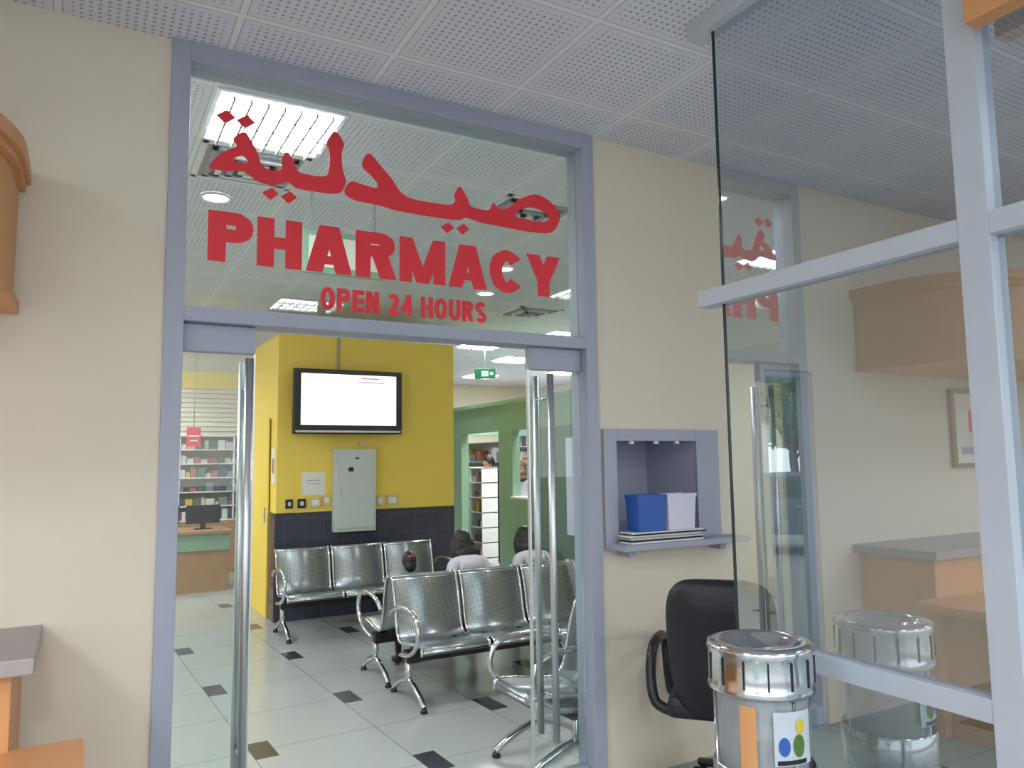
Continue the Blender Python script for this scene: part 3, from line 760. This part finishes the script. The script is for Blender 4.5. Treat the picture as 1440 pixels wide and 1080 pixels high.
def standing(name,loc,rz,h,hair,top,bottom,scarf=None):
    s=h/1.7;e=empty(name,loc,rz)
    V=[(0,0,.93*s),(0,0,1.08*s),(0,0,1.28*s),(0,0,1.38*s),(0,0,1.44*s)];E=[(0,1),(1,2),(2,3),(3,4)];R=[(.15*s,.11*s),(.13*s,.10*s),(.155*s,.11*s),(.11*s,.08*s),.05*s]
    for q in (-1,1):
        b0=len(V);V+=[(q*.175*s,0,1.37*s),(q*.23*s,-.02,1.10*s),(q*.2*s,.12*s,.92*s)];E+=[(3,b0),(b0,b0+1),(b0+1,b0+2)];R+=[.062*s,.046*s,.032*s]
    skinobj('torso',V,E,R,top,e)
    V=[(0,0,.93*s)];E=[];R=[(.15*s,.11*s)]
    for q in (-1,1):
        b0=len(V);V+=[(q*.09*s,0,.86*s),(q*.1*s,.02,.48*s),(q*.1*s,-.01,.08)];E+=[(0,b0),(b0,b0+1),(b0+1,b0+2)];R+=[.095*s,.065*s,.045*s]
    skinobj('legs',V,E,R,bottom,e)
    for q in (-1,1):
        chain('shoe',[(q*.1*s,-.03,.045),(q*.1*s,.06,.04),(q*.1*s,.16,.03)],[(.038,.04),(.042,.034),(.036,.026)],m_shoe,e,1)
        hand(e,(q*.2*s,.12*s,.92*s),(0,1,-.4),s,q)
    chain('neck',[(0,0,1.43*s),(0,.01,1.52*s)],[.05*s,.047*s],m_skin,e,1)
    head(e,(0,.02,1.585*s),s,0,hair,scarf=scarf)
standing('standing_customer',(5.15,6.29,0),math.radians(140),1.55,'scarf',m_shirt,m_shirt,mat('headscarf',(90,70,62),.8))
standing('standing_customer',(5.62,8.15,0),math.radians(100),1.62,'scarf',mat('brown_cloth',(110,80,60),.8),m_dark,m_hair)

# ---------------------------------------------------------------- outside
def tree(loc,s,zf=3.4):
    e=empty('street_tree',loc)
    t=B();t.tube(m_bark,[(0,0,-.02),(.05,.02,1),(0,.05,2),(.1,0,3)],.10,10,res=3)
    for k in range(6):
        a=k*1.05;t.tube(m_bark,[(0.05,0,zf-1.4+.1*k),(math.cos(a)*.6,math.sin(a)*.6,zf-.7+.1*k),(math.cos(a)*1.1,math.sin(a)*1.1,zf-.1+.1*k)],.045,6)
    t.done('trunk',parent=e)
    t=B();i=t.mi(m_leaf)
    for k in range(3000):
        d=Vector((random.gauss(0,1),random.gauss(0,1),random.gauss(0,1))).normalized()*random.uniform(.3,1)**.5
        c=Vector((d.x*1.7,d.y*1.7,zf+d.z*1.1));u=Vector((random.gauss(0,1),random.gauss(0,1),random.gauss(0,1))).normalized()*.12;w=u.cross(Vector((random.random(),random.random(),random.random()))).normalized()*.06
        f=t.bm.faces.new([t.bm.verts.new(c+q) for q in (-u,w,u,-w)]);f.material_index=i
    t.done('foliage',parent=e,recalc=False);e.scale=(s,s,s)
GZ=-.13
tree((15.4,10.3,GZ),.9);tree((21.5,15.5,GZ),1.0,3.0);tree((-12.5,-11,GZ),1.1)
def car(loc,rz):
    e=empty('parked_car',loc,rz)
    t=B()
    side=[(-2.1,.35),(-2.15,.7),(-2.0,.88),(-1.3,.95),(-.75,1.38),(.6,1.42),(1.25,1.0),(2.0,.85),(2.15,.6),(2.1,.35)]
    t.prism(m_car,side,lambda x,z:Vector((x,-.85+max(0,z-.95)*.3,z)),lambda x,z:Vector((x,.85-max(0,z-.95)*.3,z)))
    for q in (-1,1):
        t.prism(m_cglass,[(-1.15,.98),(-.7,1.33),(-.05,1.35),(-.05,.98)],lambda x,z:Vector((x,q*(.86-(z-.95)*.3),z)),lambda x,z:Vector((x,q*(.84-(z-.95)*.3),z)))
        t.prism(m_cglass,[(.02,.98),(.02,1.35),(.55,1.36),(1.1,1.0)],lambda x,z:Vector((x,q*(.86-(z-.95)*.3),z)),lambda x,z:Vector((x,q*(.84-(z-.95)*.3),z)))
        for xx in (-1.2,0,1.15): t.box(m_rubber,xx-.005,xx+.005,q*.85-.003,q*.85+.003,.4,.95)
        t.box(m_chrome,-.25,-.1,q*.86-.01,q*.86+.01,.82,.85)
    t.done('body',parent=e)
    t=B()
    for x in (-1.35,1.35):
        for q in (-1,1):
            t.tube(m_rubber,[(x,q*.70,.32),(x,q*.88,.32)],.32,24);t.tube(m_chrome,[(x,q*.87,.32),(x,q*.89,.32)],.2,16)
    t.done('wheels',parent=e)
car((11.2,6.4,GZ),math.radians(-50))

# ---------------------------------------------------------------- world + camera
w=bpy.data.worlds.new('sky');SC.world=w;w.use_nodes=True
nt=w.node_tree;bg=nt.nodes['Background'];
st=nt.nodes.new('ShaderNodeTexSky');st.sky_type='HOSEK_WILKIE';st.turbidity=6;st.sun_direction=(-.5,-.6,.62)
nt.links.new(mixc(nt,.75,st.outputs[0],(.93,.97,1,1)),bg.inputs[0])
bg.inputs[1].default_value=2.4

cx,cy,f,a,pi_,r=-0.24486,-3.13983,1074.97,1.06069,0.09944,-0.01346
F=Vector((math.cos(pi_)*math.cos(a),math.cos(pi_)*math.sin(a),math.sin(pi_)))
R0=Vector((math.sin(a),-math.cos(a),0));U0=R0.cross(F)
R=math.cos(r)*R0+math.sin(r)*U0;U=-math.sin(r)*R0+math.cos(r)*U0
cd=bpy.data.cameras.new('camera');cd.sensor_fit='HORIZONTAL';cd.sensor_width=36;cd.lens=f*36/1440;cd.clip_start=.05;cd.clip_end=200
co=bpy.data.objects.new('camera',cd);COL.objects.link(co)
co.matrix_world=Matrix(((R.x,U.x,-F.x,cx),(R.y,U.y,-F.y,cy),(R.z,U.z,-F.z,1.55),(0,0,0,1)))
SC.camera=co
SC.view_settings.view_transform='Standard'
SC.view_settings.look='None'
SC.view_settings.exposure=0.1
